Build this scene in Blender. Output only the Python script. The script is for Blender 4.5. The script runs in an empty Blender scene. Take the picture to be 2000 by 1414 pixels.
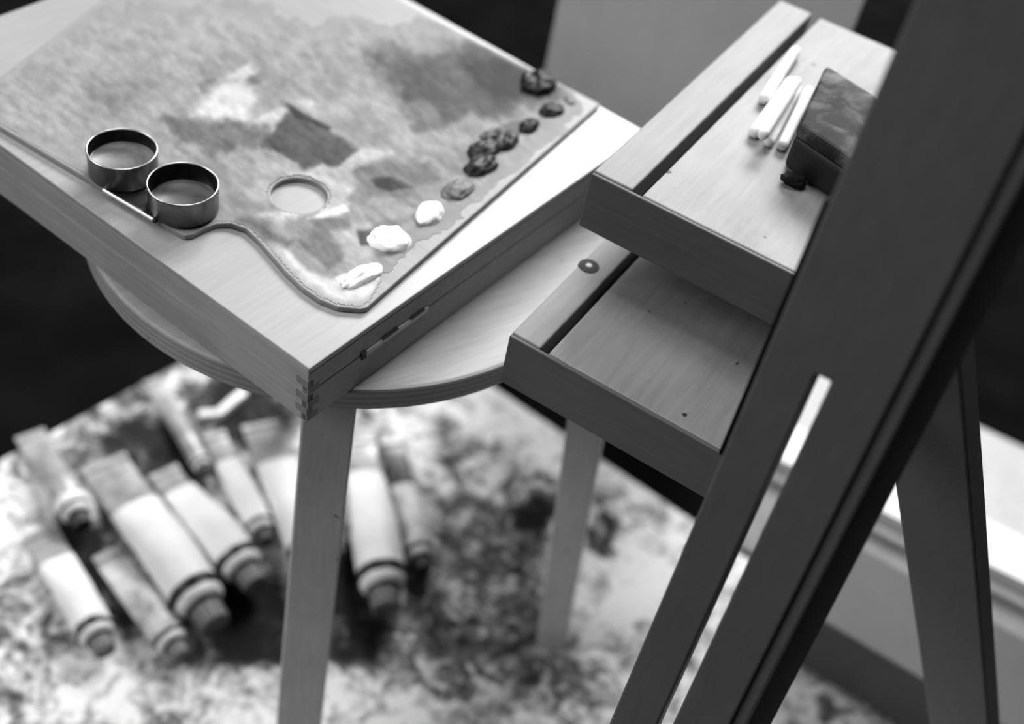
import bpy, bmesh, math, random
import numpy as np
from mathutils import Vector, Matrix, noise as mnoise
random.seed(7)
rng = np.random.RandomState(5)
C = bpy.context.scene.collection
SC = bpy.context.scene

# ---------------------------------------------------------------- camera
PITCH, ROLL, FPX = 0.78128784, 0.22045567, 2339.42
ZS = 0.427                                   # height of the stool seat above the floor
CAM = np.array([0.0, 0.0, ZS + 0.5])
_f = np.array([0, math.cos(PITCH), -math.sin(PITCH)])
_r0 = np.array([1.0, 0, 0]); _u0 = np.cross(_r0, _f)
_r = _r0 * math.cos(ROLL) + _u0 * math.sin(ROLL)
_u = -_r0 * math.sin(ROLL) + _u0 * math.cos(ROLL)

def W(x, y, z):
    """point of the photograph on the horizontal plane at height z"""
    d = _f * FPX + _r * (x - 1000) - _u * (y - 707)
    t = (z - CAM[2]) / d[2]
    return Vector(CAM + d * t)
def D(x, y, dep):
    d = (_f * FPX + _r * (x - 1000) - _u * (y - 707)) / FPX
    return Vector(CAM + d * dep)
def PX(P):
    d = np.asarray(P, float) - CAM
    z = d @ _f
    return 1000 + FPX * (d @ _r) / z, 707 - FPX * (d @ _u) / z
def DEP(P):
    return float((np.array(P) - CAM) @ _f)

cam = bpy.data.cameras.new('camera'); co = bpy.data.objects.new('camera', cam); C.objects.link(co)
M = Matrix(((_r[0], _u[0], -_f[0], CAM[0]), (_r[1], _u[1], -_f[1], CAM[1]), (_r[2], _u[2], -_f[2], CAM[2]), (0, 0, 0, 1)))
co.matrix_world = M
cam.sensor_width = 36; cam.lens = FPX / 2000 * 36
cam.clip_start = 0.01
cam.dof.use_dof = True; cam.dof.focus_distance = 0.645; cam.dof.aperture_fstop = 3.1
cam.dof.aperture_blades = 8
SC.camera = co

# ---------------------------------------------------------------- materials
def lin(s): return s / 12.92 if s <= 0.04045 else ((s + 0.055) / 1.055) ** 2.4
def g4(s): v = lin(s); return (v, v, v, 1)
class NT:
    def __init__(s, name):
        s.m = bpy.data.materials.new(name); s.m.use_nodes = True
        s.t = s.m.node_tree; s.t.nodes.clear()
        s.out = s.n('ShaderNodeOutputMaterial'); s.b = s.n('ShaderNodeBsdfPrincipled')
        s.l(s.b.outputs[0], s.out.inputs[0])
    def n(s, k, **kw):
        x = s.t.nodes.new(k)
        for a, v in kw.items(): setattr(x, a, v)
        return x
    def l(s, a, b): s.t.links.new(a, b)
    def ramp(s, fac, stops):
        r = s.n('ShaderNodeValToRGB'); e = r.color_ramp.elements
        while len(e) < len(stops): e.new(0.5)
        for i, (p, v) in enumerate(stops): e[i].position = p; e[i].color = g4(v)
        s.l(fac, r.inputs[0]); return r.outputs[0]
    def noise(s, vec, scale, detail=4, rough=0.55, dist=0.0):
        x = s.n('ShaderNodeTexNoise'); x.inputs['Scale'].default_value = scale
        x.inputs['Detail'].default_value = detail; x.inputs['Roughness'].default_value = rough
        x.inputs['Distortion'].default_value = dist
        if vec is not None: s.l(vec, x.inputs['Vector'])
        return x.outputs['Fac']
    def mix(s, fac, a, b, mode='MIX'):
        x = s.n('ShaderNodeMix', data_type='RGBA', blend_type=mode)
        for v, i in ((fac, 0), (a, 6), (b, 7)):
            if hasattr(v, 'is_linked'): s.l(v, x.inputs[i])
            else: x.inputs[i].default_value = v if i == 0 or isinstance(v, tuple) else g4(v)
        return x.outputs[2]
    def coord(s, yaw=0.0, scale=(1, 1, 1), kind='Object'):
        c = s.n('ShaderNodeTexCoord'); r = s.n('ShaderNodeVectorRotate', rotation_type='Z_AXIS')
        r.inputs['Angle'].default_value = -yaw; s.l(c.outputs[kind], r.inputs['Vector'])
        m = s.n('ShaderNodeMapping'); m.inputs['Scale'].default_value = scale
        s.l(r.outputs[0], m.inputs['Vector']); return m.outputs[0]
    def bump(s, h, strength, dist=0.001):
        x = s.n('ShaderNodeBump'); x.inputs['Strength'].default_value = strength; x.inputs['Distance'].default_value = dist
        s.l(h, x.inputs['Height']); s.l(x.outputs[0], s.b.inputs['Normal'])
    def done(s, rough=0.5, metal=0.0, spec=0.5):
        s.b.inputs['Roughness'].default_value = rough; s.b.inputs['Metallic'].default_value = metal
        s.b.inputs['Specular IOR Level'].default_value = spec
        return s.m

def wood(name, base, amp=0.06, yaw=0.0, rough=0.5, spec=0.5, grain=(3, 60, 60), specks=0.0, ply=False, stain=0.0, coat=0.0):
    t = NT(name); v = t.coord(yaw, grain)
    n = t.noise(v, 6, 6, 0.6, 0.6)
    col = t.ramp(n, [(0.3, base - amp), (0.7, base + amp)])
    v2 = t.coord(0, (1, 1, 1)); n2 = t.noise(v2, 14, 3)
    col = t.mix(0.35, col, t.ramp(n2, [(0.35, base - amp * 1.3), (0.65, base + amp)]))
    if ply:
        v3 = t.coord(0, (0, 0, 1)); w = t.n('ShaderNodeTexWave', bands_direction='Z'); w.inputs['Scale'].default_value = 70
        w.inputs['Distortion'].default_value = 0.4; t.l(t.coord(0, (1, 1, 1)), w.inputs['Vector'])
        ge = t.n('ShaderNodeNewGeometry'); sp = t.n('ShaderNodeSeparateXYZ'); t.l(ge.outputs['Normal'], sp.inputs[0])
        ab = t.n('ShaderNodeMath', operation='ABSOLUTE'); t.l(sp.outputs[2], ab.inputs[0])
        lt = t.n('ShaderNodeMath', operation='LESS_THAN'); lt.inputs[1].default_value = 0.5; t.l(ab.outputs[0], lt.inputs[0])
        side = t.mix(0.6, col, t.ramp(w.outputs['Fac'], [(0.2, base - 0.16), (0.6, base - 0.02)]))
        col = t.mix(lt.outputs[0], col, side)
    if specks:
        n3 = t.noise(t.coord(0, (1, 1, 1)), 95, 2, 0.5, 0.3)
        k = t.ramp(n3, [(0.73, 0.0), (0.76, 1.0)])
        col = t.mix(k, col, base - specks)
    if stain:
        n4 = t.noise(t.coord(0.4, (1, 1, 1)), 11, 5, 0.6, 0.5)
        k = t.ramp(n4, [(0.5, 0.0), (0.75, 0.9)])
        col = t.mix(k, col, base - stain)
    t.l(col, t.b.inputs['Base Color']); t.bump(n, 0.12, 0.0006)
    if coat:
        t.b.inputs['Coat Weight'].default_value = coat; t.b.inputs['Coat Roughness'].default_value = 0.22
    return t.done(rough, 0, spec)

def plain(name, s, rough=0.5, metal=0.0, spec=0.5, amp=0.03, scale=60):
    t = NT(name); n = t.noise(t.coord(), scale, 4)
    t.l(t.ramp(n, [(0.3, max(0, s - amp)), (0.7, min(1, s + amp))]), t.b.inputs['Base Color'])
    return t.done(rough, metal, spec)

def blotchy(name, stops, s1=55, s2=14, rough=0.6, spec=0.3, f=0.5):
    t = NT(name); v = t.coord()
    a = t.noise(v, s1, 5, 0.6, 0.7); b = t.noise(v, s2, 4, 0.55, 0.3)
    mx = t.n('ShaderNodeMix'); mx.inputs[0].default_value = f; t.l(a, mx.inputs[2]); t.l(b, mx.inputs[3])
    t.l(t.ramp(mx.outputs[0], stops), t.b.inputs['Base Color'])
    return t.done(rough, 0, spec)

# ---------------------------------------------------------------- object helpers
WL = {}
def thing(name, label, cat, loc=(0, 0, 0), group=None):
    o = bpy.data.objects.new(name, None); C.objects.link(o); o.location = loc; o.empty_display_size = 0.03
    o['label'] = label; o['category'] = cat
    if group: o['group'] = group
    WL[o] = Vector(loc); return o
def obj(name, bm, mat, parent=None, smooth=False, bevel=0.0, seg=2, label=None, loc=None):
    base = WL[parent] if parent else Vector(loc or (0, 0, 0))
    bmesh.ops.translate(bm, verts=bm.verts, vec=-base)
    bmesh.ops.recalc_face_normals(bm, faces=bm.faces)
    me = bpy.data.meshes.new(name); bm.to_mesh(me); bm.free()
    if mat: me.materials.append(mat)
    if smooth:
        for p in me.polygons: p.use_smooth = True
    o = bpy.data.objects.new(name, me); C.objects.link(o)
    if parent: o.parent = parent
    else: o.location = base
    WL[o] = base
    if bevel:
        b = o.modifiers.new('bevel', 'BEVEL'); b.width = bevel; b.segments = seg; b.limit_method = 'ANGLE'; b.angle_limit = 0.6
    if label: o['label'] = label
    return o
def tag(o, label, cat, group=None, kind=None):
    o['label'] = label; o['category'] = cat
    if group: o['group'] = group
    if kind: o['kind'] = kind
def frame(origin, ax, ay, az):
    return Matrix(((ax[0], ay[0], az[0], origin[0]), (ax[1], ay[1], az[1], origin[1]), (ax[2], ay[2], az[2], origin[2]), (0, 0, 0, 1)))
def box(bm, F, x0, x1, y0, y1, z0, z1):
    """box in frame F"""
    vs = [bm.verts.new(F @ Vector((x, y, z))) for x in (x0, x1) for y in (y0, y1) for z in (z0, z1)]
    for f in ((0, 1, 3, 2), (4, 6, 7, 5), (0, 4, 5, 1), (2, 3, 7, 6), (0, 2, 6, 4), (1, 5, 7, 3)):
        bm.faces.new([vs[i] for i in f])
    return bm
def prism(bm, pts, z0, z1):
    a = [bm.verts.new((p[0], p[1], z0)) for p in pts]; b = [bm.verts.new((p[0], p[1], z1)) for p in pts]
    n = len(pts)
    bm.faces.new(b); bm.faces.new(a[::-1])
    for i in range(n): bm.faces.new((a[i], a[(i + 1) % n], b[(i + 1) % n], b[i]))
    return bm
def hexa(bm, A, B):
    """solid between two quads"""
    a = [bm.verts.new(p) for p in A]; b = [bm.verts.new(p) for p in B]
    bm.faces.new(a[::-1]); bm.faces.new(b)
    for i in range(4): bm.faces.new((a[i], a[(i + 1) % 4], b[(i + 1) % 4], b[i]))
    return bm
def lathe(bm, F, prof, n=48, closed=False):
    """profile (radius, along z of F)"""
    rings = []
    for r, z in prof:
        if r < 1e-6: rings.append([bm.verts.new(F @ Vector((0, 0, z)))])
        else: rings.append([bm.verts.new(F @ Vector((r * math.cos(2 * math.pi * i / n), r * math.sin(2 * math.pi * i / n), z))) for i in range(n)])
    pairs = list(zip(rings, rings[1:]))
    if closed: pairs.append((rings[-1], rings[0]))
    for a, b in pairs:
        for i in range(n):
            j = (i + 1) % n
            if len(a) == 1 and len(b) > 1: bm.faces.new((a[0], b[j], b[i]))
            elif len(b) == 1 and len(a) > 1: bm.faces.new((a[i], a[j], b[0]))
            elif len(a) > 1: bm.faces.new((a[i], a[j], b[j], b[i]))
    return bm
def T(v): return Matrix.Translation(v)
def catmull(pts, n=8):
    out = []; m = len(pts)
    for i in range(m):
        p0, p1, p2, p3 = [np.array(pts[(i + k - 1) % m], float) for k in range(4)]
        for j in range(n):
            t = j / n
            out.append(0.5 * ((2 * p1) + (p2 - p0) * t + (2 * p0 - 5 * p1 + 4 * p2 - p3) * t * t + (3 * p1 - p0 - 3 * p2 + p3) * t ** 3))
    return out
def dirv(deg): return Vector((math.cos(math.radians(deg)), math.sin(math.radians(deg)), 0))
ZV = Vector((0, 0, 1))

# ---------------------------------------------------------------- floor
mfloor = plain('dark_floor', 0.06, 0.9, 0, 0.0, 0.02, 9)
bm = bmesh.new(); box(bm, T((0, 0, 0)), -3, 3.2, -1.5, 4.2, -0.05, 0)
o = obj('floor', bm, mfloor); o['kind'] = 'structure'; o['label'] = 'dark studio floor'

mwall = plain('plaster', 0.12, 0.8, 0, 0.2, 0.02, 4)
for nm, b in (('wall_back', (-3, 3.2, 4.2, 4.3, 0, 3.4)), ('wall_left', (-3.1, -3, -1.5, 4.3, 0, 3.4)), ('wall_right', (3.2, 3.3, -1.5, 4.3, 0, 3.4)), ('wall_front', (-3, 3.2, -1.6, -1.5, 0, 3.4))):
    bm = bmesh.new(); box(bm, T((0, 0, 0)), *b); o = obj(nm, bm, mwall); o['kind'] = 'structure'
# ---------------------------------------------------------------- spattered board on the floor
ZB = 0.007
def make_board():
    t = NT('paint_spatter'); v = t.coord()
    a = t.noise(v, 42, 6, 0.62, 0.9); b = t.noise(v, 11, 4, 0.55, 0.4); c = t.noise(v, 130, 3, 0.6)
    m1 = t.n('ShaderNodeMix'); m1.inputs[0].default_value = 0.42; t.l(a, m1.inputs[2]); t.l(b, m1.inputs[3])
    m2 = t.n('ShaderNodeMix'); m2.inputs[0].default_value = 0.18; t.l(m1.outputs[0], m2.inputs[2]); t.l(c, m2.inputs[3])
    at = t.n('ShaderNodeAttribute', attribute_name='tone_shift'); sb = t.n('ShaderNodeMath', operation='SUBTRACT')
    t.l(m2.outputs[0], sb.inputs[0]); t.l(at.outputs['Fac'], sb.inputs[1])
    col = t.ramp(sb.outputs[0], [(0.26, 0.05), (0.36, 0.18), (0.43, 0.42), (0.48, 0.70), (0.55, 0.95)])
    t.l(col, t.b.inputs['Base Color']); t.bump(a, 0.2, 0.001)
    return t.done(0.7, 0, 0.2)
mboard = make_board()
l0, l1 = W(165, 810, ZB), W(350, 710, ZB); r0, r1 = W(970, 760, ZB), W(1350, 1015, ZB)
dl_ = (l1 - l0).normalized(); dr_ = (r1 - r0).normalized()
A = np.array([[dl_.x, -dr_.x], [dl_.y, -dr_.y]]); tt = np.linalg.solve(A, np.array([r0.x - l0.x, r0.y - l0.y]))
K = l0 + dl_ * float(tt[0])
bm = bmesh.new(); NB = 250; SB = 0.95; top_v = []
for i in range(NB + 1):
    top_v.append([bm.verts.new(K + dr_ * (SB * i / NB) - dl_ * (SB * j / NB)) for j in range(NB + 1)])
for i in range(NB):
    for j in range(NB): bm.faces.new((top_v[i][j], top_v[i + 1][j], top_v[i + 1][j + 1], top_v[i][j + 1]))
ring_ = [top_v[i][0] for i in range(NB)] + [top_v[NB][j] for j in range(NB)] + [top_v[i][NB] for i in range(NB, 0, -1)] + [top_v[0][j] for j in range(NB, 0, -1)]
low = [bm.verts.new((v.co.x, v.co.y, 0.0005)) for v in ring_]; nr = len(ring_)
for i in range(nr): bm.faces.new((ring_[i], ring_[(i + 1) % nr], low[(i + 1) % nr], low[i]))
bm.faces.new(low)
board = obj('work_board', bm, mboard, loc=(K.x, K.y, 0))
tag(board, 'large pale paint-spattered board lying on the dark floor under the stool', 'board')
TONE_AREAS = [  # areas where the board's tone is shifted darker or paler
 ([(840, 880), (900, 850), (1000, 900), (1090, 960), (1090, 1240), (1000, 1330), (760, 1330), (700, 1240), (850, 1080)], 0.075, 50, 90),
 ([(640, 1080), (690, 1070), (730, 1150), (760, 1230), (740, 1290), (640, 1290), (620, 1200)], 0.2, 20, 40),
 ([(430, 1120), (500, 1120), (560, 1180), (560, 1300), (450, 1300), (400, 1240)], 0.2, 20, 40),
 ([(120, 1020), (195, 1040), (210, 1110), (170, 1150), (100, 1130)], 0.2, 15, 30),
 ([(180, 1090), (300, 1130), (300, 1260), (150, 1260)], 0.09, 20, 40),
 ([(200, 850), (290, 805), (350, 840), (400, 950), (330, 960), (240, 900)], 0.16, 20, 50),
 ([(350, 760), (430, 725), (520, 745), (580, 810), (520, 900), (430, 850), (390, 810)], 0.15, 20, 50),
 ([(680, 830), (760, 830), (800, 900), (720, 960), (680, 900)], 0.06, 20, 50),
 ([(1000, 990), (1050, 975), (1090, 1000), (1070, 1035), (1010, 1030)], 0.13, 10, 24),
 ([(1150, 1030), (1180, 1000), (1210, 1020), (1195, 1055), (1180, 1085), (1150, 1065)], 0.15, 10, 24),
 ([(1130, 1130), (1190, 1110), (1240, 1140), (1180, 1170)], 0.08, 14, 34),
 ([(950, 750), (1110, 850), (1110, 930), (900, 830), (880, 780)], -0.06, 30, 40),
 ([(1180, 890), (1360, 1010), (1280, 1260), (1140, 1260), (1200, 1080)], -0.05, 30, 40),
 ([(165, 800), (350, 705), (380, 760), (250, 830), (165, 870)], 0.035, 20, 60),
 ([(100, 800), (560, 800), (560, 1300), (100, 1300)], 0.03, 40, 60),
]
# ---------------------------------------------------------------- stool
SCX, SCY, SR, STH = -0.126, 0.6209, 0.1716, 0.0174
mseat = wood('stool_wood', 0.59, 0.05, math.radians(40), 0.45, 0.4, (4, 40, 40), specks=0.25, ply=True)
mleg = wood('stool_leg_wood', 0.73, 0.05, 0, 0.5, 0.4, (40, 40, 4), specks=0.3)
stool = thing('stool', 'round pale wooden stool under the paint box, with splayed square legs', 'stool', (SCX, SCY, ZB))
bm = bmesh.new()
r = SR; prof = [(0, ZS), (r - 0.0025, ZS), (r - 0.0008, ZS - 0.0007), (r, ZS - 0.0022), (r, ZS - STH + 0.0015), (r - 0.0015, ZS - STH), (0, ZS - STH)]
lathe(bm, T((SCX, SCY, 0)), prof, 128)
obj('seat', bm, mseat, stool)
def square_leg(top, bot, wt, wb, ang):
    rad = dirv(ang); tan = Vector((-rad.y, rad.x, 0)); bm = bmesh.new()
    def q(c, w): return [c + rad * a * w / 2 + tan * b * w / 2 for a, b in ((-1, -1), (1, -1), (1, 1), (-1, 1))]
    hexa(bm, q(bot, wb), q(top, wt)); return bm
ztop = ZS - STH
for ang, rt, rb, ab, wt, wb in ((-80, 0.150, 0.197, -81.7, 0.031, 0.0335), (-5, 0.179, 0.2165, -6.0, 0.0285, 0.0245), (112, 0.152, 0.2, 112, 0.029, 0.027)):
    top = Vector((SCX, SCY, ztop)) + dirv(ang) * rt; bot = Vector((SCX, SCY, ZB)) + dirv(ab) * rb
    obj('leg', square_leg(top, bot, wt, wb, ang), mleg, stool, bevel=0.0015)

# ---------------------------------------------------------------- paint box
BX, BY, BH = -0.10198, 0.42298, 0.0429
YB = math.degrees(1.06831889)
bx_, by_ = dirv(YB), dirv(YB + 90)          # x away along the right side, y to the left
BL, BW_ = 0.327, 0.37
FB = frame((BX, BY, ZS), bx_, by_, ZV)
ctr = FB @ Vector((BL / 2, BW_ / 2, 0))
mlid = wood('paint_box_wood', 0.6, 0.03, math.radians(YB), 0.36, 0.6, (3, 50, 50))
mside = wood('paint_box_side_wood', 0.6, 0.05, math.radians(YB + 90), 0.5, 0.4, (3, 50, 50))
mend = wood('end_grain_wood', 0.48, 0.06, 0, 0.6, 0.3, (60, 60, 10))
mdark = plain('dark_recess', 0.1, 0.6)
mbrass = plain('dull_brass', 0.75, 0.4, 0.2)
pbox = thing('paint_box', 'closed shallow wooden paint box with finger-jointed corner lying on the round stool', 'paint box', (ctr.x, ctr.y, ZS))
hs = 0.0235
bm = bmesh.new(); box(bm, FB, 0, BL, 0, BW_, 0.0002, hs); obj('base', bm, mside, pbox, bevel=0.0007)
bm = bmesh.new(); box(bm, FB, 0, BL, 0, BW_, hs + 0.0005, BH - 0.004); obj('lid_frame', bm, mside, pbox, bevel=0.0007)
bm = bmesh.new(); box(bm, FB, 0, BL, 0, BW_, BH - 0.004, BH); obj('lid_panel', bm, mlid, pbox, bevel=0.0007)
bm = bmesh.new(); box(bm, FB, 0.001, BL - 0.001, 0.001, BW_ - 0.001, hs - 0.0005, hs + 0.001); obj('seam', bm, mdark, pbox)
bm = bmesh.new()
for z0, z1 in ((0.0065, 0.0115), (0.0165, 0.0215), (0.0275, 0.0325)):
    box(bm, FB, -0.0002, 0.004, 0.0, 0.0085, z0, z1)                 # fingers on the left face
    box(bm, FB, 0.0, 0.0085, -0.0002, 0.004, z0 - 0.005, z1 - 0.005)
obj('finger_joint', bm, mend, pbox)
# hinge set in the seam of the right side
bm = bmesh.new(); box(bm, FB, 0.045, 0.098, -0.0009, 0.003, hs - 0.0022, hs + 0.0016)
hg = obj('hinge', bm, mbrass, pbox, bevel=0.0004)
bm = bmesh.new()
for a, b in ((0.0405, 0.0445), (0.058, 0.071), (0.082, 0.094)): box(bm, FB, a, b, -0.0012, 0.0, hs + 0.0012, hs + 0.0026)
box(bm, FB, 0.0415, 0.0447, -0.0011, 0.0, hs - 0.003, hs + 0.002)
obj('hinge_knuckle', bm, mdark, hg)
bm = bmesh.new(); hp = FB @ Vector((0.292, 0, 0.0245))
lathe(bm, frame(hp, bx_, ZV, -by_), [(0, 0.0012), (0.002, 0.001), (0.0025, 0), (0.0025, -0.002), (0, -0.002)], 20)
obj('latch_pin', bm, mdark, pbox, smooth=True)

# ---------------------------------------------------------------- palette
PT = 0.0037
ZP = ZS + BH + PT                             # top face of the palette
tipR = W(1172, 203, ZP); tip = W(716, 601, ZP)
edge_px = [(1172, 203), (1010, 344), (850, 484), (740, 580), (716, 601), (704, 603), (668, 600)]
curve_px = [(660, 599), (625, 585), (590, 561), (558, 530), (530, 498), (506, 470), (480, 446), (450, 436), (422, 437), (398, 446), (378, 457), (362, 460)]
left_px = [(352, 456), (300, 426), (205, 369), (165, 345)]
rd = (W(165, 345, ZP) - W(352, 456, ZP)).normalized()
pend = W(165, 345, ZP) + rd * 0.10
bd = (W(1075, 153, ZP) - tipR).normalized()
pts = [W(x, y, ZP) for x, y in edge_px + curve_px + left_px]
# far left end closes the rectangle
lend = pend
rlen = (pend - tip).dot(rd)
bend = tipR + bd * 0.36
outline = [(p.x, p.y) for p in pts] + [(lend.x, lend.y), (bend.x, bend.y)]
hc = W(584, 381, ZP); hr = 0.0168
hole = [(hc.x + hr * 1.0 * math.cos(a), hc.y + hr * math.sin(a)) for a in [2 * math.pi * i / 40 for i in range(40)]]
def plate_with_hole(out, hol, z0, z1):
    bm = bmesh.new()
    def ring(p, z): return [bm.verts.new((x, y, z)) for x, y in p]
    for z in (z1, z0):
        a, b = ring(out, z), ring(hol, z)
        es = [bm.edges.new((q[i], q[(i + 1) % len(q)])) for q in (a, b) for i in range(len(q))]
        bmesh.ops.triangle_fill(bm, use_beauty=True, use_dissolve=False, edges=es)
        if z == z1: ta, tb = a, b
    for t_, b_ in ((ta, a), (tb, b)):
        n = len(t_)
        for i in range(n): bm.faces.new((t_[i], t_[(i + 1) % n], b_[(i + 1) % n], b_[i]))
    return bm
pc = sum((Vector((x, y, 0)) for x, y in outline), Vector()) / len(outline)
palette = thing('palette', 'flat wooden artist palette with thumb hole and mixed paint, lying on the paint box', 'palette', (pc.x, pc.y, ZS + BH))
mpal = wood('palette_wood', 0.55, 0.04, math.radians(150), 0.5, 0.35, (3, 40, 40))
obj('palette_board', plate_with_hole(outline, hole, ZS + BH + 0.0002, ZP), mpal, palette, bevel=0.0008)

# mixed paint over the palette: fine grid, each vertex coloured with the paint lying there
def vnoise(x, y, seed=0):
    xi = np.floor(x).astype(int); yi = np.floor(y).astype(int); fx = x - xi; fy = y - yi
    def h(a, b):
        n = (a * 374761393 + b * 668265263 + seed * 974711) & 0x7fffffff
        n = ((n ^ (n >> 13)) * 1274126177) & 0x7fffffff
        return ((n ^ (n >> 16)) & 0xffff) / 65535.0
    sx = fx * fx * (3 - 2 * fx); sy = fy * fy * (3 - 2 * fy)
    return (h(xi, yi) * (1 - sx) + h(xi + 1, yi) * sx) * (1 - sy) + (h(xi, yi + 1) * (1 - sx) + h(xi + 1, yi + 1) * sx) * sy
def fbm(x, y, sc, seed=0, oc=4):
    v = 0; a = 0.5; t = 0
    for i in range(oc): v = v + a * vnoise(x / sc, y / sc, seed + i); t += a; a *= 0.55; sc /= 2.0
    return v / t - 0.5
def sdpoly(px, py, poly):
    P = np.array(poly, float); d = np.full(px.shape, 1e9); inside = np.zeros(px.shape, bool); n = len(P)
    for i in range(n):
        a, b = P[i], P[(i + 1) % n]; e = b - a
        t = np.clip(((px - a[0]) * e[0] + (py - a[1]) * e[1]) / (e @ e), 0, 1)
        d = np.minimum(d, np.hypot(px - a[0] - t * e[0], py - a[1] - t * e[1]))
        c = ((a[1] > py) != (b[1] > py)) & (px < (b[0] - a[0]) * (py - a[1]) / (b[1] - a[1] + 1e-12) + a[0])
        inside ^= c
    return np.where(inside, d, -d)
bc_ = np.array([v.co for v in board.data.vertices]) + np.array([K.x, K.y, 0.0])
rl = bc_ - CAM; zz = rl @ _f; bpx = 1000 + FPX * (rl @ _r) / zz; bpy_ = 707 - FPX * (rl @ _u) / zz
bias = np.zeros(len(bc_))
for i, (poly, dk, soft, rag) in enumerate(TONE_AREAS):
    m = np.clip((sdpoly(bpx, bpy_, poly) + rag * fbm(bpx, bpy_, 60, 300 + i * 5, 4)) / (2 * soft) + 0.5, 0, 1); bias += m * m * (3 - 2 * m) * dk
at = board.data.attributes.new('tone_shift', 'FLOAT', 'POINT'); at.data.foreach_set('value', bias.astype(np.float32))
bd_ = (tipR - tip); ux = bd_.normalized(); uy = Vector((-ux.y, ux.x, 0))
NX, NY = 300, 340
gx, gy = np.meshgrid(np.linspace(-0.02, 0.36, NX), np.linspace(-0.005, 0.42, NY), indexing='ij')
wx = tip.x + ux.x * gx + uy.x * gy; wy = tip.y + ux.y * gx + uy.y * gy
rel = np.stack([wx - CAM[0], wy - CAM[1], np.full(wx.shape, ZP - CAM[2])], -1)
zz = rel @ _f; PXX = 1000 + FPX * (rel @ _r) / zz; PYY = 707 - FPX * (rel @ _u) / zz
sd_out = sdpoly(wx, wy, outline)
dh = np.hypot(wx - hc.x, wy - hc.y) - hr
S_ = [  # (outline in the photo, paint tone, softness, raggedness)
 ([(-60, 60), (520, 20), (520, 330), (430, 430), (300, 300), (165, 330), (-60, 250)], 0.60, 40, 60),
 ([(420, 60), (960, 60), (1080, 150), (1120, 210), (900, 400), (800, 480), (690, 560), (600, 540), (480, 430), (430, 330), (350, 290)], 0.58, 30, 50),
 ([(165, 150), (330, 150), (300, 200), (165, 240)], 0.52, 30, 40),
 ([(375, 225), (420, 165), (475, 150), (500, 190), (480, 235), (420, 240)], 0.80, 16, 26),
 ([(480, 90), (720, 90), (770, 200), (700, 205), (620, 200), (520, 190)], 0.56, 14, 30),
 ([(600, 215), (690, 180), (770, 215), (810, 270), (750, 320), (690, 290), (640, 262)], 0.62, 8, 14),
 ([(640, 240), (700, 215), (760, 240), (770, 290), (700, 290)], 0.54, 14, 24),
 ([(320, 230), (420, 240), (520, 250), (520, 280), (440, 305), (400, 290), (350, 270)], 0.40, 12, 40),
 ([(515, 285), (540, 240), (572, 208), (590, 228), (645, 252), (695, 296), (660, 330), (630, 318), (595, 330), (560, 308)], 0.28, 7, 26),
 ([(560, 205), (590, 222), (650, 250), (640, 258), (580, 232)], 0.16, 4, 8),
 ([(520, 275), (560, 285), (575, 312), (540, 300)], 0.24, 5, 10),
 ([(655, 332), (705, 292), (765, 298), (720, 325)], 0.72, 6, 12),
 ([(690, 335), (760, 310), (840, 320), (860, 350), (800, 385), (720, 385)], 0.44, 12, 24),
 ([(725, 352), (760, 348), (805, 368), (760, 374), (735, 366)], 0.16, 5, 12),
 ([(720, 110), (900, 90), (1000, 90), (1085, 145), (1095, 180), (1060, 205), (1000, 225), (900, 235), (790, 215)], 0.28, 26, 60),
 ([(900, 120), (1030, 115), (1075, 145), (1085, 185), (1020, 200), (930, 180)], 0.08, 18, 40),
 ([(770, 205), (830, 195), (860, 235), (800, 235)], 0.42, 8, 18),
 ([(880, 240), (1000, 235), (960, 262), (930, 300), (880, 300)], 0.55, 10, 24),
 ([(835, 300), (920, 285), (930, 330), (880, 345)], 0.5, 8, 18),
 ([(520, 390), (560, 338), (630, 335), (690, 370), (670, 400), (560, 412)], 0.72, 8, 12),
 ([(500, 420), (560, 405), (680, 400), (660, 425), (560, 440)], 0.76, 8, 16),
 ([(590, 440), (620, 420), (680, 428), (690, 470), (670, 505), (640, 525), (610, 505), (580, 470)], 0.44, 8, 18),
 ([(560, 430), (620, 420), (600, 465), (560, 470)], 0.54, 8, 20),
 ([(600, 428), (640, 412), (670, 402), (680, 412), (640, 425)], 0.88, 4, 9),
 ([(650, 455), (720, 440), (740, 490), (720, 520), (680, 510)], 0.68, 10, 22),
 ([(525, 485), (560, 490), (600, 530), (660, 545), (720, 530), (745, 545), (720, 585), (700, 600), (660, 596), (610, 575), (560, 530)], 0.82, 8, 14),
 ([(655, 545), (720, 520), (745, 545), (690, 560)], 0.95, 5, 10),
 ([(615, 500), (650, 490), (665, 510), (640, 530)], 0.46, 7, 12),
 ([(700, 455), (725, 452), (725, 475), (706, 478)], 0.26, 5, 12),
]
sr_ = random.Random(11)
strokes = []
for k in range(70):
    cx_, cy_ = sr_.uniform(330, 1000), sr_.uniform(120, 470)
    if cy_ > 700 - 0.62 * cx_ + 210: continue
    an_ = math.radians(sr_.choice((-28, -20, 25, 32, 40)) + sr_.uniform(-12, 12)); l_ = sr_.uniform(30, 75); w_ = sr_.uniform(9, 22)
    c_, s_ = math.cos(an_), math.sin(an_)
    strokes.append(([(cx_ + c_ * a - s_ * b, cy_ + s_ * a + c_ * b) for a, b in ((-l_, -w_ * .5), (0, -w_), (l_, -w_ * .3), (l_ * .9, w_ * .6), (0, w_), (-l_ * .9, w_ * .5))],
                    min(0.8, max(0.36, sr_.gauss(0.58 - 0.18 * max(0, cx_ - 700) / 300, 0.1))), sr_.uniform(4, 10), sr_.uniform(14, 34)))
S_ = S_[:3] + strokes + S_[3:]
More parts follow.
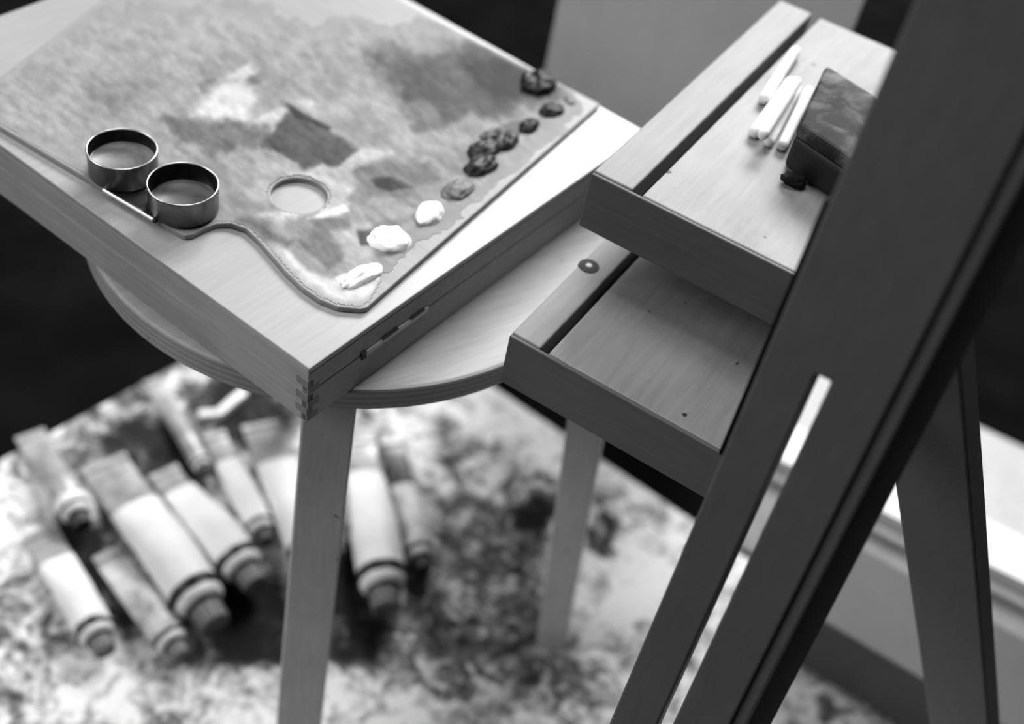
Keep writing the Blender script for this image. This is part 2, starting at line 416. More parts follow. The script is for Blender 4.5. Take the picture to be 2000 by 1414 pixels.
col = np.full(PXX.shape, 0.58) + 0.10 * fbm(PXX, PYY, 60, 3)
alpha = np.zeros(PXX.shape); hgt = np.zeros(PXX.shape)
streak = fbm(PXX * 0.8 + PYY * 0.6, (PYY * 0.8 - PXX * 0.6) * 2.6, 26, 40, 5)
for i, (poly, tone, soft, rag) in enumerate(S_):
    sd = sdpoly(PXX, PYY, poly) + rag * fbm(PXX, PYY, 34, 60 + i * 7, 5)
    m = np.clip(sd / (2 * soft) + 0.5, 0, 1); m = m * m * (3 - 2 * m)
    col = col * (1 - m) + m * (tone + 0.22 * streak + 0.10 * fbm(PXX, PYY, 12, 90 + i, 3))
    alpha = np.maximum(alpha, m); hgt = np.maximum(hgt * (1 - 0.6 * m), m * (0.35 + 0.5 * (streak + 0.5)))
edge = np.clip(sd_out / 0.006 - 0.2 + 1.2 * fbm(PXX, PYY, 30, 9), 0, 1)
col = col * edge + (1 - edge) * (0.62 + 0.05 * streak); hgt = hgt * edge
keep = (sd_out > 0.0011) & (dh > 0.0012) & (alpha > 0.1)
vi = -np.ones(PXX.shape, int); me_v = []; me_c = []; faces = []
fk = keep[:-1, :-1] & keep[1:, :-1] & keep[:-1, 1:] & keep[1:, 1:]
use = np.zeros(PXX.shape, bool); use[:-1, :-1] |= fk; use[1:, :-1] |= fk; use[:-1, 1:] |= fk; use[1:, 1:] |= fk
for i, j in zip(*np.nonzero(use)):
    vi[i, j] = len(me_v); me_v.append((wx[i, j] - pc.x, wy[i, j] - pc.y, ZP - ZS - BH + 0.00015 + 0.0007 * hgt[i, j])); me_c.append(col[i, j])
for i, j in zip(*np.nonzero(fk)): faces.append((vi[i, j], vi[i + 1, j], vi[i + 1, j + 1], vi[i, j + 1]))
me = bpy.data.meshes.new('mixed_paint'); me.from_pydata(me_v, [], [tuple(map(int, f)) for f in faces]); me.update()
at = me.color_attributes.new('paint', 'FLOAT_COLOR', 'POINT')
mc = np.clip(np.array(me_c) * 0.88, 0.03, 0.98); ml = np.where(mc <= 0.04045, mc / 12.92, ((mc + 0.055) / 1.055) ** 2.4)
at.data.foreach_set('color', np.stack([ml, ml, ml, np.ones_like(ml)], -1).astype(np.float32).ravel())
for p in me.polygons: p.use_smooth = True
t = NT('mixed_oil_paint'); an = t.n('ShaderNodeVertexColor', layer_name='paint'); nn = t.noise(t.coord(), 260, 3)
t.l(an.outputs[0], t.b.inputs['Base Color']); t.bump(nn, 0.15, 0.0005); t.done(0.62, 0, 0.2)
me.materials.append(t.m)
po = bpy.data.objects.new('mixed_paint', me); C.objects.link(po); po.parent = palette; WL[po] = WL[palette]
po['label'] = 'smeared film of mixed grey and white oil paint'

# fresh dabs squeezed along the right edge
mdab = {}
def dabmat(s):
    if s not in mdab: mdab[s] = plain('oil_paint_tone_%d' % int(s * 100), s, 0.5, 0, 0.25, 0.02, 200)
    return mdab[s]
def dab(x, y, w, h, ang, tone, hz, seed, word):
    """ellipse in the photo: half sizes w, h in px along direction ang"""
    c = W(x, y, ZP); ca, sa = math.cos(math.radians(ang)), math.sin(math.radians(ang))
    a = W(x + w * ca, y + w * sa, ZP) - c; b = W(x - h * sa, y + h * ca, ZP) - c
    bm = bmesh.new(); bmesh.ops.create_icosphere(bm, subdivisions=4, radius=1)
    for v in bm.verts:
        p = v.co.copy(); n = mnoise.fractal(p * 1.7 + Vector((seed, 0, 0)), 0.9, 2.0, 2)
        rr = 1 + 0.16 * n; z = max(p.z, 0) * rr
        rg = 0.12 * math.sin(9 * (p.x + 0.5 * p.y) + seed)
        q = c + a * p.x * rr + b * p.y * rr; v.co = Vector((q.x, q.y, ZP - 0.0002 + hz * (z ** 0.8) * (1 + 0.5 * rg + 0.2 * n)))
    obj('paint_dab', bm, dabmat(tone), palette, smooth=True, label=word)
dab(706, 541, 44, 17, -24, 0.97, 0.005, 1, 'long white paint dab nearest the palette tip')
dab(760, 471, 42, 25, 8, 0.97, 0.006, 2, 'broad white paint dab')
dab(838, 419, 31, 22, -18, 0.93, 0.005, 3, 'small pale paint dab')
dab(893, 373, 32, 19, -14, 0.40, 0.004, 4, 'mid grey paint dab')
dab(940, 327, 34, 19, -14, 0.16, 0.006, 5, 'dark grey curled paint dab')
dab(945, 296, 34, 19, -10, 0.15, 0.006, 6, 'dark paint dab')
dab(988, 279, 26, 17, -20, 0.18, 0.006, 7, 'dark ridged paint dab')
dab(962, 264, 26, 9, -14, 0.36, 0.004, 11, 'grey paint dab')
dab(1033, 249, 21, 13, -14, 0.1, 0.005, 8, 'black paint dab')
dab(1077, 218, 26, 13, -4, 0.1, 0.005, 9, 'black paint dab near the corner')
dab(1050, 166, 34, 22, 8, 0.06, 0.008, 10, 'large black paint dab')
dab(1112, 198, 14, 8, 30, 0.36, 0.002, 12, 'small grey paint smear')

# ---------------------------------------------------------------- twin palette cup
def metal(name, s, rough, amp=0.15):
    t = NT(name); n = t.noise(t.coord(0, (1, 1, 0.5)), 55, 5, 0.6, 0.6)
    t.l(t.ramp(n, [(0.3, s - amp), (0.7, s + amp)]), t.b.inputs['Base Color'])
    t.l(t.ramp(n, [(0.3, rough + .2), (0.7, rough)]), t.b.inputs['Roughness'])
    m = t.done(rough, 1.0); return m
mtin = metal('worn_tin', 0.38, 0.5, 0.12); mtini = metal('tarnished_tin', 0.2, 0.6, 0.06)
mrim = plain('bright_tin_edge', 0.85, 0.3, 1.0, 0.5, 0.02)
def glossy(name, s, rough):
    t = NT(name); n = t.noise(t.coord(), 70, 4, 0.6, 0.5)
    t.l(t.ramp(n, [(0.35, s - 0.06), (0.65, s + 0.06)]), t.b.inputs['Base Color']); return t.done(rough, 0, 0.5)
CH = 0.0168
def cup_center(x, y): return W(x, y, ZP + 0.001 + CH)
c1, c2 = cup_center(238, 290), cup_center(357, 358)
CR = 0.0198
cupo = thing('palette_cup', 'twin round tin palette cup clipped to the left edge of the palette', 'palette cup', ((c1.x + c2.x) / 2, (c1.y + c2.y) / 2, ZP))
for (c, lev, ltone, lr, lab) in ((c1, 0.0075, 0.42, 0.35, 'left tin cup holding pale oil'), (c2, 0.0045, 0.3, 0.35, 'right tin cup holding darker oil')):
    z0 = ZP + 0.001; bm = bmesh.new()
    prof = [(0, 0), (CR - 0.001, 0), (CR, 0.001), (CR, CH - 0.0012), (CR + 0.0003, CH - 0.0006)]
    lathe(bm, T((c.x, c.y, z0)), prof, 72)
    cu = obj('cup', bm, mtin, cupo, smooth=True, label=lab)
    bm = bmesh.new(); lathe(bm, T((c.x, c.y, z0)), [(CR - 0.0007, CH - 0.0004), (CR - 0.0009, 0.0012), (0, 0.0012)], 72)
    obj('inner_wall', bm, mtini, cu, smooth=True)
    bm = bmesh.new(); R_ = CR - 0.0003; rt = 0.00055
    lathe(bm, T((c.x, c.y, z0 + CH - 0.0003)), [(R_ + rt * math.cos(a), rt * math.sin(a)) for a in [2 * math.pi * k / 10 for k in range(10)]], 96, closed=True)
    obj('rim', bm, mrim, cu, smooth=True)
    bm = bmesh.new(); lathe(bm, T((c.x, c.y, z0)), [(CR - 0.00095, lev + 0.0005), (CR - 0.0016, lev), (0, lev)], 64)
    obj('oil', bm, glossy('cup_oil_%d' % int(ltone * 100), ltone, lr), cu, smooth=True)
# base plate and the folded clip along the palette edge
e0, e1 = W(203, 370, ZP + 0.001), W(300, 428, ZP + 0.001)
ed = (e1 - e0).normalized(); en = Vector((-ed.y, ed.x, 0))
if en.dot(c1 - e0) < 0: en = -en
bm = bmesh.new()
q0, q1 = e0, e1
prism(bm, [(p.x, p.y) for p in (q0, q1, q1 + en * 0.02 + ed * 0.004, q0 + en * 0.012)], ZP + 0.0003, ZP + 0.0011)
obj('base_plate', bm, mtin, cupo)
bm = bmesh.new()
Fc = frame(e0 + Vector((0, 0, -0.0004)), Vector((0, 0, 1)), -en, ed)
L_ = (e1 - e0).length
lathe(bm, Fc, [(0, 0), (0.0013, 0), (0.0013, L_), (0, L_)], 16)
cl = obj('clip', bm, mrim, cupo, smooth=False, label='bright folded clip edge')
bm = bmesh.new(); bmesh.ops.create_icosphere(bm, subdivisions=3, radius=0.0016, matrix=T(e1 + ed * 0.0012 + Vector((0, 0, -0.0003))))
obj('clip_end', bm, mdark, cl, smooth=True)

# ---------------------------------------------------------------- easel: mast, two trays, beam, brace
yaw_s = 66.78
sv = dirv(yaw_s); sr = dirv(yaw_s - 90)      # away, right
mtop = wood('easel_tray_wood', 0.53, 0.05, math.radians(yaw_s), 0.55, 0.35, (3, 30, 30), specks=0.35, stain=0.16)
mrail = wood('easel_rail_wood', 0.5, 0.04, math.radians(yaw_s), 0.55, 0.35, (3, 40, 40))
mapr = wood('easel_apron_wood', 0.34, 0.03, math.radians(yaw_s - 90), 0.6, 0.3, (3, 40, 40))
mmast = wood('easel_mast_wood', 0.32, 0.02, 0, 0.55, 0.3, (40, 40, 3))
ZA, ZBT = ZS + 0.043, ZS + 0.116
A0 = W(1000, 649, ZA); B0 = W(1160, 333, ZBT)

d1, d2 = 0.517, 0.595
L1, L2 = D(1495, 690, d1), D(1284, 1190, d2)
al = (L1 - L2).normalized()
wv = (sr - al * sr.dot(al)).normalized(); nv = wv.cross(al).normalized()      # nv towards the camera?
if nv.dot(Vector(CAM) - L1) < 0: nv = -nv
# width so that the right arris falls on the bright line
def width_at(P, q0, q1):
    lo, hi = 0, 0.2
    for _ in range(50):
        m = (lo + hi) / 2; x, y = PX(P + wv * m)
        s = (x - q0[0]) * (q1[1] - q0[1]) - (y - q0[1]) * (q1[0] - q0[0])
        if s < 0: lo = m
        else: hi = m
    return lo
wa = abs(width_at(L1, (1828, 690), (1570, 1200)))
wb_ = abs(width_at(L2, (1828, 690), (1570, 1200)))
print('mast width', wa, wb_)
MW = (wa + wb_) / 2
foot = L2 - al * (L2.z / al.z)
FM = frame(foot, wv, nv, al)                  # x right, y to camera, z along
zl = lambda P: (P - foot).dot(al)
easel = thing('easel', 'dark wooden studio easel with slotted mast and two shelf trays, right side', 'easel', (foot.x, foot.y, 0))
def on_mast(px, py):
    """hit the mast front face"""
    d = (_f * FPX + _r * (px - 1000) - _u * (py - 707)); d = Vector(d)
    t_ = (foot - Vector(CAM)).dot(nv) / d.dot(nv); P = Vector(CAM) + d * t_
    return (P - foot).dot(wv), (P - foot).dot(al)
s0 = on_mast(1592, 737); s1 = on_mast(1624, 742); s2 = on_mast(1384, 1190); s3 = on_mast(1418, 1190)
print('slot', s0, s1, s2, s3)
sx0 = (s0[0] + s2[0]) / 2; sx1 = sx0 + 0.5 * ((s1[0] - s0[0]) + (s3[0] - s2[0])); sz1 = (s0[1] + s1[1]) / 2
gx0 = on_mast(1772, 720)[0]
MT = 0.02; ztopm = 1.35; zbm = 0.035
bm = bmesh.new()
def slab(x0, x1, z0, z1, y0=-MT, y1=0): box(bm, FM, x0, x1, y0, y1, z0, z1)
# front board with a long slot: one shell
xs = [0, sx0, sx1, gx0]; 
def grid_solid(bm, F, xs, zs, skip, y0, y1):
    V = {}
    def v(i, j, k):
        if (i, j, k) not in V: V[(i, j, k)] = bm.verts.new(F @ Vector((xs[i], (y0, y1)[k], zs[j])))
        return V[(i, j, k)]
    nx, nz = len(xs) - 1, len(zs) - 1
    def solid(i, j): return 0 <= i < nx and 0 <= j < nz and (i, j) not in skip
    for i in range(nx):
        for j in range(nz):
            if not solid(i, j): continue
            for k in (0, 1): bm.faces.new((v(i, j, k), v(i + 1, j, k), v(i + 1, j + 1, k), v(i, j + 1, k)))
            if not solid(i - 1, j): bm.faces.new((v(i, j, 0), v(i, j + 1, 0), v(i, j + 1, 1), v(i, j, 1)))
            if not solid(i + 1, j): bm.faces.new((v(i + 1, j, 0), v(i + 1, j + 1, 0), v(i + 1, j + 1, 1), v(i + 1, j, 1)))
            if not solid(i, j - 1): bm.faces.new((v(i, j, 0), v(i + 1, j, 0), v(i + 1, j, 1), v(i, j, 1)))
            if not solid(i, j + 1): bm.faces.new((v(i, j + 1, 0), v(i + 1, j + 1, 0), v(i + 1, j + 1, 1), v(i, j + 1, 1)))
grid_solid(bm, FM, xs, [zbm, 0.08, sz1, ztopm], {(1, 1)}, -MT, 0)
obj('mast', bm, mmast, easel, bevel=0.0012)
bm = bmesh.new(); box(bm, FM, gx0, MW, -MT, -0.0025, zbm, ztopm)
obj('side_rail', bm, mmast, easel, bevel=0.0016)
bm = bmesh.new(); box(bm, FM, MW - 0.004, MW + 0.010, -MT - 0.022, -MT - 0.0005, zbm, ztopm)
obj('rear_rail', bm, mmast, easel, bevel=0.001)

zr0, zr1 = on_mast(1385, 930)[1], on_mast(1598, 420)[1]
bm = bmesh.new(); box(bm, FM, -0.0052, 0.008, -MT - 0.010, -MT - 0.0005, zr0, zr1)  # added black strip that stands for the shade beside the mast
obj('edge_shade_strip', bm, plain('edge_shade_black', 0.03, 0.8, 0, 0.05, 0.01), easel, bevel=0.001, label='black strip standing for the shade along the left edge of the mast')

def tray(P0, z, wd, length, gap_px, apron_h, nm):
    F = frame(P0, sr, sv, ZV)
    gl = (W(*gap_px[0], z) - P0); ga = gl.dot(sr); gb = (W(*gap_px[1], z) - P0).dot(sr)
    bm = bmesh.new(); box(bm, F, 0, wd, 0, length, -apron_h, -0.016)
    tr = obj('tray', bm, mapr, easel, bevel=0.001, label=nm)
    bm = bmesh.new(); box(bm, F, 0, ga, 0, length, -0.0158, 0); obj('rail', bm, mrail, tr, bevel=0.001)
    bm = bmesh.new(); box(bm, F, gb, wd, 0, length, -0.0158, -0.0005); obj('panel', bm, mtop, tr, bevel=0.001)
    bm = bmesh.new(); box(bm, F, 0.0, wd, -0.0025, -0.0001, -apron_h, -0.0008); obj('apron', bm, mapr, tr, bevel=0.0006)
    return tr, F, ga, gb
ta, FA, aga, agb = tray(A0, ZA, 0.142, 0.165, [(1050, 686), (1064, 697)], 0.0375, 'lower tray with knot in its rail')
tb, FT, bga, bgb = tray(B0, ZBT, 0.17, 0.27, [(1226, 380), (1244, 391)], 0.0375, 'upper tray carrying sticks and a dark box')
print('tray gaps', aga, agb, bga, bgb)
# screw plug in the lower rail
kp = W(1150, 520, ZA)
bm = bmesh.new(); lathe(bm, T(kp), [(0, 0.0006), (0.0035, 0.0006), (0.0062, 0.0004), (0.0066, -0.001), (0, -0.001)], 32)
sc_ = obj('screw', bm, plain('dark_iron', 0.2, 0.7, 0.0, 0.2), ta, smooth=False)
bm = bmesh.new(); lathe(bm, T(kp), [(0, 0.001), (0.0018, 0.0009), (0.0022, 0.0005), (0, 0.0003)], 24)
obj('screw_head', bm, plain('grey_iron', 0.5, 0.5, 0.3), sc_)
# brackets between the trays and the mast
for F_, z_ in ((FA, ZA), (FT, ZBT)):
    q = foot + al * ((z_ - 0.02) / al.z) + wv * 0.045
    dist_ = (F_ @ Vector((0, 0, 0)) - q).dot(sv)
    bm = bmesh.new(); box(bm, frame((q.x, q.y, z_ - 0.02), sr, sv, ZV), -0.012, 0.012, 0.012, dist_ + 0.004, -0.014, 0.0); obj('bracket', bm, mmast, easel)

# base beam, right
zbeam = 0.085
b0, b1, b2 = W(1670, 1062, zbeam), W(1800, 1122, zbeam), W(1590, 1203, zbeam)
bw = abs((b0 - b2).dot(sv)); bo = b0 - sv * bw
Fb = frame(bo, sr, sv, ZV)
bm = bmesh.new(); box(bm, Fb, -0.03, 0.55, 0, bw, -0.0715, 0)
obj('base_beam', bm, mmast, easel, bevel=0.002)
# brace running down at the right
u0, u1 = D(1775, 700, 0.60), D(1850, 1330, 0.80)
ax = (u0 - u1).normalized(); ay = (sr - ax * sr.dot(ax)).normalized(); az = ax.cross(ay)
bm = bmesh.new(); L = (u0 - u1).length
zend = u1.z; lowlen = max(0.0, (u1.z - 0.09) / ax.z)
box(bm, frame(u1, ay, az, ax), -0.012, 0.03, -0.01, 0.01, -lowlen, L + 0.07)
obj('brace', bm, mmast, easel, bevel=0.0015)

# ---------------------------------------------------------------- pale boards stacked behind the easel
sheets = [(0.004, 0.34, 0.60, (1420, 1000)), (0.012, 0.80, 0.05, None), (0.020, 0.5, 0.0, None)]
zst = 0.037
f0, f1 = W(1540, 905, zst), W(1795, 1033, zst)
ud = (f1 - f0).normalized(); un = Vector((-ud.y, ud.x, 0))
if un.y < 0: un = -un
def sheet(off_front, off_left, zz0, zz1, depth, length, tone, lab):
    F = frame(Vector((f0.x, f0.y, 0)) - ud * off_left - un * off_front, ud, un, ZV)
    bm = bmesh.new(); box(bm, F, 0, length, 0, depth, zz0, zz1)
    c = F @ Vector((length / 2, depth / 2, 0))
    o = obj('canvas_board', bm, plain('canvas_board_tone_%d' % int(tone * 100), tone, 0.6, 0, 0.3, 0.03), None, bevel=0.0006, loc=(c.x, c.y, zz0))
    tag(o, lab, 'board', 'boards stacked behind the easel')
sheet(0.108, 0.03, 0.0076, 0.0125, 0.27, 0.38, 0.47, 'grey board at the bottom of the low stack behind the easel')
sheet(0.012, 0.02, 0.013, 0.0195, 0.2, 0.34, 0.9, 'pale board second from the bottom in the stack behind the easel')
sheet(0.004, 0.025, 0.020, 0.0265, 0.2, 0.34, 0.72, 'light grey board second from the top in the stack behind the easel')
sheet(0.0, 0.03, 0.027, zst, 0.055, 0.34, 0.95, 'topmost narrow white board on the stack behind the easel')

# upright panel behind the paint box
bm = bmesh.new(); Fp = frame((-0.03, 0.985, 0), dirv(-14), dirv(76), ZV)
box(bm, Fp, 0, 0.25, 0, 0.015, 0.0008, 0.52)
o = obj('wooden_panel', bm, wood('panel_wood', 0.72, 0.02, 0, 0.6, 0.3, (30, 30, 3)), None, bevel=0.001, loc=(0.2, 0.86, 0))
tag(o, 'plain grey wooden panel standing upright behind the paint box', 'panel')

# ---------------------------------------------------------------- things on the upper tray
mstick = plain('chalk_white', 0.9, 0.7, 0, 0.3, 0.05, 80)
sticks = [((1490, 197), (1550, 105), 0.0036, 0.0), ((1471, 262), (1540, 165), 0.0036, 0.0), ((1488, 267), (1552, 165), 0.0034, 0.0088),
          ((1500, 281), (1549, 185), 0.0032, 0.0), ((1527, 288), (1573, 192), 0.0033, 0.0)]
slab_ = ['pale round stick lying apart at the left of the bundle on the upper tray', 'leftmost pale stick of the close bundle on the upper tray',
         'pale stick lying on top of the bundle on the upper tray', 'pale stick at the middle of the bundle on the upper tray', 'pale stick of the bundle nearest the dark box on the upper tray']
for (a, b, rr, up), lb in zip(sticks, slab_):
    z = ZBT + rr + up; p = W(*a, z); q = W(*b, z); d = (q - p).normalized(); L = 0.075
    sx = Vector((-d.y, d.x, 0)); bm = bmesh.new()
    pr = [(0, 0), (rr * 0.6, 0.0004), (rr * 0.92, 0.0016), (rr, 0.0035), (rr, L - 0.0035), (rr * 0.9, L - 0.0015), (0, L)]
    lathe(bm, frame(p, sx, ZV, d), pr, 20)
    o = obj('round_stick', bm, mstick, None, smooth=True, loc=p); tag(o, lb, 'stick', 'pale sticks on the upper tray')
hb = 0.030
c0, c1_, c3 = W(1562, 242, ZBT + hb), W(1672, 316, ZBT + hb), W(1610, 137, ZBT + hb)
e1v = (c1_ - c0); e3v = (c3 - c0); e3v = e3v.normalized() * 0.075
mblk = blotchy('black_worn_lacquer', [(0.38, 0.05), (0.48, 0.16), (0.56, 0.32), (0.66, 0.46)], 60, 22, 0.7, 0.15)
bxo = c0 + (e1v + e3v) / 2
tin = thing('dark_box', 'dark worn box with mottled lid beside the pale sticks on the upper tray', 'box', (bxo.x, bxo.y, ZBT))
bm = bmesh.new(); qd = [c0, c0 + e1v, c0 + e1v + e3v, c0 + e3v]
cc = sum(qd, Vector()) / 4
hexa(bm, [Vector((p.x, p.y, ZBT + 0.0003)) for p in qd], [Vector((p.x, p.y, ZBT + hb - 0.009)) for p in qd]); obj('body', bm, plain('black_lacquer', 0.05, 0.5, 0, 0.4, 0.01), tin, bevel=0.003, seg=3)
bm = bmesh.new(); qo = [cc + (p - cc) * 1.03 for p in qd]
hexa(bm, [Vector((p.x, p.y, ZBT + hb - 0.0088)) for p in qo], [Vector((p.x, p.y, ZBT + hb)) for p in qo]); obj('lid', bm, mblk, tin, bevel=0.0035, seg=3, label='mottled grey-black lid')
bm = bmesh.new(); bmesh.ops.create_icosphere(bm, subdivisions=4, radius=1)
kc = W(1552, 352, ZBT + 0.003)
for v in bm.verts:
    n = mnoise.fractal(v.co * 1.4, 1, 2, 3); v.co = kc + Vector((v.co.x * 0.0075, v.co.y * 0.005, max(v.co.z, -0.9) * 0.004)) * (1 + 0.25 * n)
    v.co.z = max(v.co.z, ZBT + 0.0002)
o = obj('charcoal_lump', bm, plain('charcoal_black', 0.06, 0.8, 0, 0.2, 0.02), None, smooth=True, loc=kc)
tag(o, 'small black charcoal lump in front of the dark box on the upper tray', 'charcoal')

# ---------------------------------------------------------------- paint tubes
mmet = plain('tube_metal', 0.68, 0.45, 0.35, 0.5, 0.1)
mpaper = plain('tube_label_paper', 0.96, 0.55, 0, 0.4, 0.03, 30)
mpaperg = blotchy('printed_label_paper', [(0.38, 0.5), (0.48, 0.78), (0.6, 0.9)], 70, 24)
mband = plain('tube_black_band', 0.05, 0.45, 0, 0.5, 0.01)
mcap = plain('tube_cap_grey', 0.40, 0.45, 0, 0.5, 0.02); mcapd = plain('tube_cap_dark', 0.2, 0.45, 0, 0.5, 0.02)
msh = plain('tube_shoulder_white', 0.92, 0.35, 0.0, 0.5, 0.03)
def tube(tail, neck, rpx, label, lt=0.35, paper=None, cap=None, flat=1.0, nband=True, wtail=1.0, tz=0.0, met=None):
    met = met or mmet
    cap = cap or mcap; paper = paper or mpaper
    r = rpx * DEP(W(*neck, ZB + 0.02)) / FPX
    a = W(*tail, ZB + 0.003); b = W(*neck, ZB + r)
    a = Vector((a.x, a.y, 0)); b = Vector((b.x, b.y, 0)); d = (b - a).normalized(); L = (b - a).length; s = Vector((-d.y, d.x, 0))
    root = thing('paint_tube', label, 'paint tube', (b.x, b.y, ZB), 'paint tubes on the spattered board')
    n = 40
    def sect(t):
        e = min(1, t / 0.8); e = e * e * (3 - 2 * e)
        return r * (wtail * (1 - e) + e), max(0.0011, r * (0.04 + 0.96 * e) * (flat if t < 0.9 else flat + (1 - flat) * (t - 0.9) / 0.1))
    zend = r * 1.045
    def ringpts(t, off=0.0):
        w, h = sect(t); zc = h + (zend - r) * t + tz * (1 - t)
        out = []
        for i in range(n):
            th = 2 * math.pi * i / n; c_, s_ = math.cos(th), math.sin(th)
            p = Vector((a.x + d.x * L * t, a.y + d.y * L * t, ZB)) + s * (w + off) * c_ + ZV * (zc + (h + off) * s_)
            k = mnoise.noise(Vector((p.x * 55, p.y * 55, p.z * 55 + rpx))) * 0.05 * r * min(1, t * 3) * min(1, (1 - t) * 6)
            p = p + (s * c_ + ZV * s_) * k
            if p.z < ZB + 0.0002: p.z = ZB + 0.0002
            out.append(p)
        return out
    def skin(ts, off, closed=True):
        bm = bmesh.new(); R = [[bm.verts.new(p) for p in ringpts(t, off)] for t in ts]
        for q, w_ in zip(R, R[1:]):
            for i in range(n): bm.faces.new((q[i], q[(i + 1) % n], w_[(i + 1) % n], w_[i]))
        if closed: bm.faces.new(R[0][::-1]); bm.faces.new(R[-1])
        return bm
    body = obj('tube_body', skin([k / 24 for k in range(25)], 0), met, root, smooth=True)
    # folded crimp at the tail
    w, h = sect(0)
    F = frame(Vector((a.x, a.y, ZB + 0.0003 + tz)), s, d, ZV); bm = bmesh.new(); box(bm, F, -w * 1.02, w * 1.02, -0.004, 0.0035, 0, 0.0032)
    obj('crimp', bm, mmet, body, bevel=0.0008)
    obj('paper_label', skin([lt + (0.985 - lt) * k / 18 for k in range(19)], 0.0005, False), paper, root, smooth=True)
    Fx = frame(Vector((b.x, b.y, ZB + zend)), s, ZV, d)
    if nband:
        bm = bmesh.new(); lathe(bm, Fx, [(r * 1.0, -0.003 - 0.16 * r), (r * 1.03, -0.003 - 0.14 * r), (r * 1.03, 0.1 * r), (r * 0.97, 0.16 * r), (r * 0.9, 0.17 * r)], 48)
        obj('band', bm, mband, root, smooth=True)
    bm = bmesh.new(); lathe(bm, Fx, [(r * 0.95, 0.1 * r), (r * 0.96, 0.2 * r), (r * 0.93, 0.36 * r), (r * 0.82, 0.52 * r), (r * 0.66, 0.6 * r), (r * 0.5, 0.62 * r)], 48)
    obj('shoulder', bm, msh, root, smooth=True)
    bm = bmesh.new(); lathe(bm, Fx, [(r * 0.72, 0.55 * r), (r * 0.72, 0.72 * r), (r * 0.5, 0.74 * r)], 40); obj('neck', bm, mband, root, smooth=True)
    m_ = 60; cp = []
    bm = bmesh.new()
    prof = [(0.60, 0.66), (0.66, 0.7), (0.66, 0.78), (0.63, 0.8), (0.58, 1.5), (0.55, 1.54), (0.44, 1.54), (0.42, 1.46), (0.0, 1.44)]
    rings = []
    for pr, pz in prof:
        if pr == 0: rings.append([bm.verts.new(Fx @ Vector((0, 0, pz * r)))]); continue
        rings.append([bm.verts.new(Fx @ Vector((pr * r * (1 + (0.03 if 0.79 < pz < 1.52 and i % 3 == 0 else 0)) * math.cos(2 * math.pi * i / m_), pr * r * (1 + (0.03 if 0.79 < pz < 1.52 and i % 3 == 0 else 0)) * math.sin(2 * math.pi * i / m_), pz * r))) for i in range(m_)])
    for q, w_ in zip(rings, rings[1:]):
        for i in range(m_):
            j = (i + 1) % m_
            if len(w_) == 1: bm.faces.new((q[i], q[j], w_[0]))
            else: bm.faces.new((q[i], q[j], w_[j], w_[i]))
    obj('cap', bm, cap, root)
    return root
tube((203, 905), (384, 1164), 51, 'largest white-labelled paint tube at lower left, its black band and grey cap towards the front', 0.36, wtail=0.98)
tube((322, 922), (466, 1098), 43, 'white paint tube with wide dark cap between the largest tube and the stool leg', 0.2, wtail=0.75)
tube((418, 850), (506, 1028), 28, 'slim white paint tube behind the wide-capped one, left of the stool leg', 0.3, cap=mcapd, wtail=0.9)
tube((298, 745), (393, 906), 19, 'narrow grey metal paint tube lying farthest back at left', 0.97, cap=mcapd, nband=True)
tube((512, 830), (607, 1080), 43, 'white paint tube half hidden by the near stool leg', 0.32, cap=mcapd)
tube((210, 1082), (331, 1247), 33, 'printed white paint tube lying under the left side of the largest tube', 0.1, paper=mpaperg, wtail=0.9)
tube((80, 1040), (185, 1232), 36, 'paint tube at the bottom left corner with banded neck', 0.3)
tube((60, 850), (146, 996), 30, 'grey paint tube at the far left edge', 0.9, cap=mband)
tube((702, 860), (746, 1130), 47, 'fat white paint tube just right of the near stool leg', 0.26, wtail=0.75)
tube((766, 862), (819, 1078), 29, 'slim paint tube lying right of the fat tube by the stool leg', 0.45, paper=mpaperg, cap=mcapd, wtail=0.9, met=plain('dark_tube_metal', 0.34, 0.4, 0.5, 0.5, 0.08))

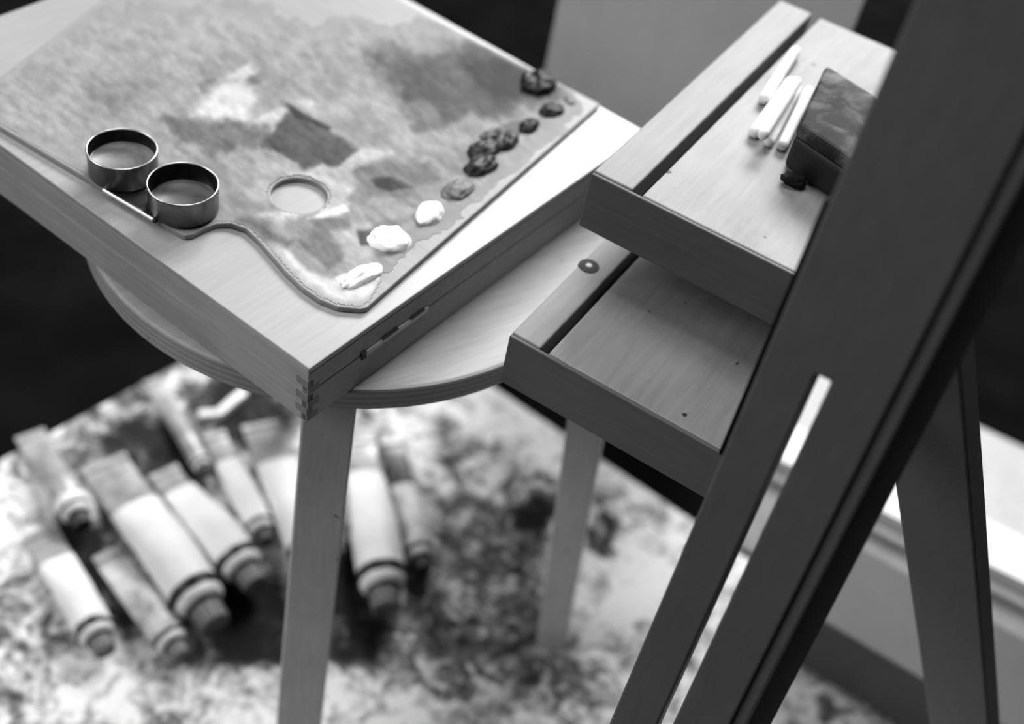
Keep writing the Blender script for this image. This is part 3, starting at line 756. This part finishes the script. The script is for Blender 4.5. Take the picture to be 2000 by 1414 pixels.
# bent white strip behind the tubes
zz_ = ZB + 0.006
pa, pb, pc_ = W(388, 806, zz_), W(428, 809, zz_), W(478, 765, zz_)
wst = 0.013
bm = bmesh.new()
pts3 = [pa, (pa + pb) / 2 + Vector((0, 0, .002)), pb + Vector((0, 0, .004)), (pb + pc_) / 2 + Vector((0, 0, .004)), pc_ + Vector((0, 0, .002))]
rows = []
for i, p in enumerate(pts3):
    dd = (pts3[min(i + 1, 4)] - pts3[max(i - 1, 0)]); dd.z = 0; dd.normalize(); sn = Vector((-dd.y, dd.x, 0))
    rows.append([bm.verts.new(p + sn * wst * .35), bm.verts.new(p - sn * wst * .35), bm.verts.new(p - sn * wst * .35 - ZV * (p.z - ZB - 0.0008)), bm.verts.new(p + sn * wst * .35 - ZV * (p.z - ZB - 0.0008))])
for q, w_ in zip(rows, rows[1:]):
    for i in range(4): bm.faces.new((q[i], q[(i + 1) % 4], w_[(i + 1) % 4], w_[i]))
bm.faces.new(rows[0]); bm.faces.new(rows[-1][::-1])
o = obj('folded_strip', bm, mpaper, None, bevel=0.0006, loc=(pb.x, pb.y, ZB)); tag(o, 'bent white strip lying on the board behind the paint tubes', 'strip')

# ---------------------------------------------------------------- light
def area(name, loc, target, sx, sy, power):
    l = bpy.data.lights.new(name, 'AREA'); l.shape = 'RECTANGLE'; l.size = sx; l.size_y = sy; l.energy = power
    o = bpy.data.objects.new(name, l); C.objects.link(o); o.location = loc
    o.rotation_euler = (Vector(target) - Vector(loc)).to_track_quat('-Z', 'Y').to_euler(); return o
area('window_light', (0.45, 3.1, 2.3), (0, 0.6, 0.4), 1.8, 1.0, 158)
area('overhead_fill', (-0.1, 0.9, 3.3), (-0.1, 0.7, 0), 1.3, 1.3, 45)  # added overhead fill, brightens the lower tray; no visible source
area('side_window_light', (-2.2, 0.0, 1.9), (-0.1, 0.6, 0.3), 1.4, 1.4, 40)
w = bpy.data.worlds.new('world'); SC.world = w; w.use_nodes = True
w.node_tree.nodes['Background'].inputs[0].default_value = (1, 1, 1, 1); w.node_tree.nodes['Background'].inputs[1].default_value = 0.008
SC.view_settings.view_transform = 'Standard'; SC.view_settings.look = 'None'; SC.view_settings.exposure = 0.12; SC.view_settings.gamma = 1
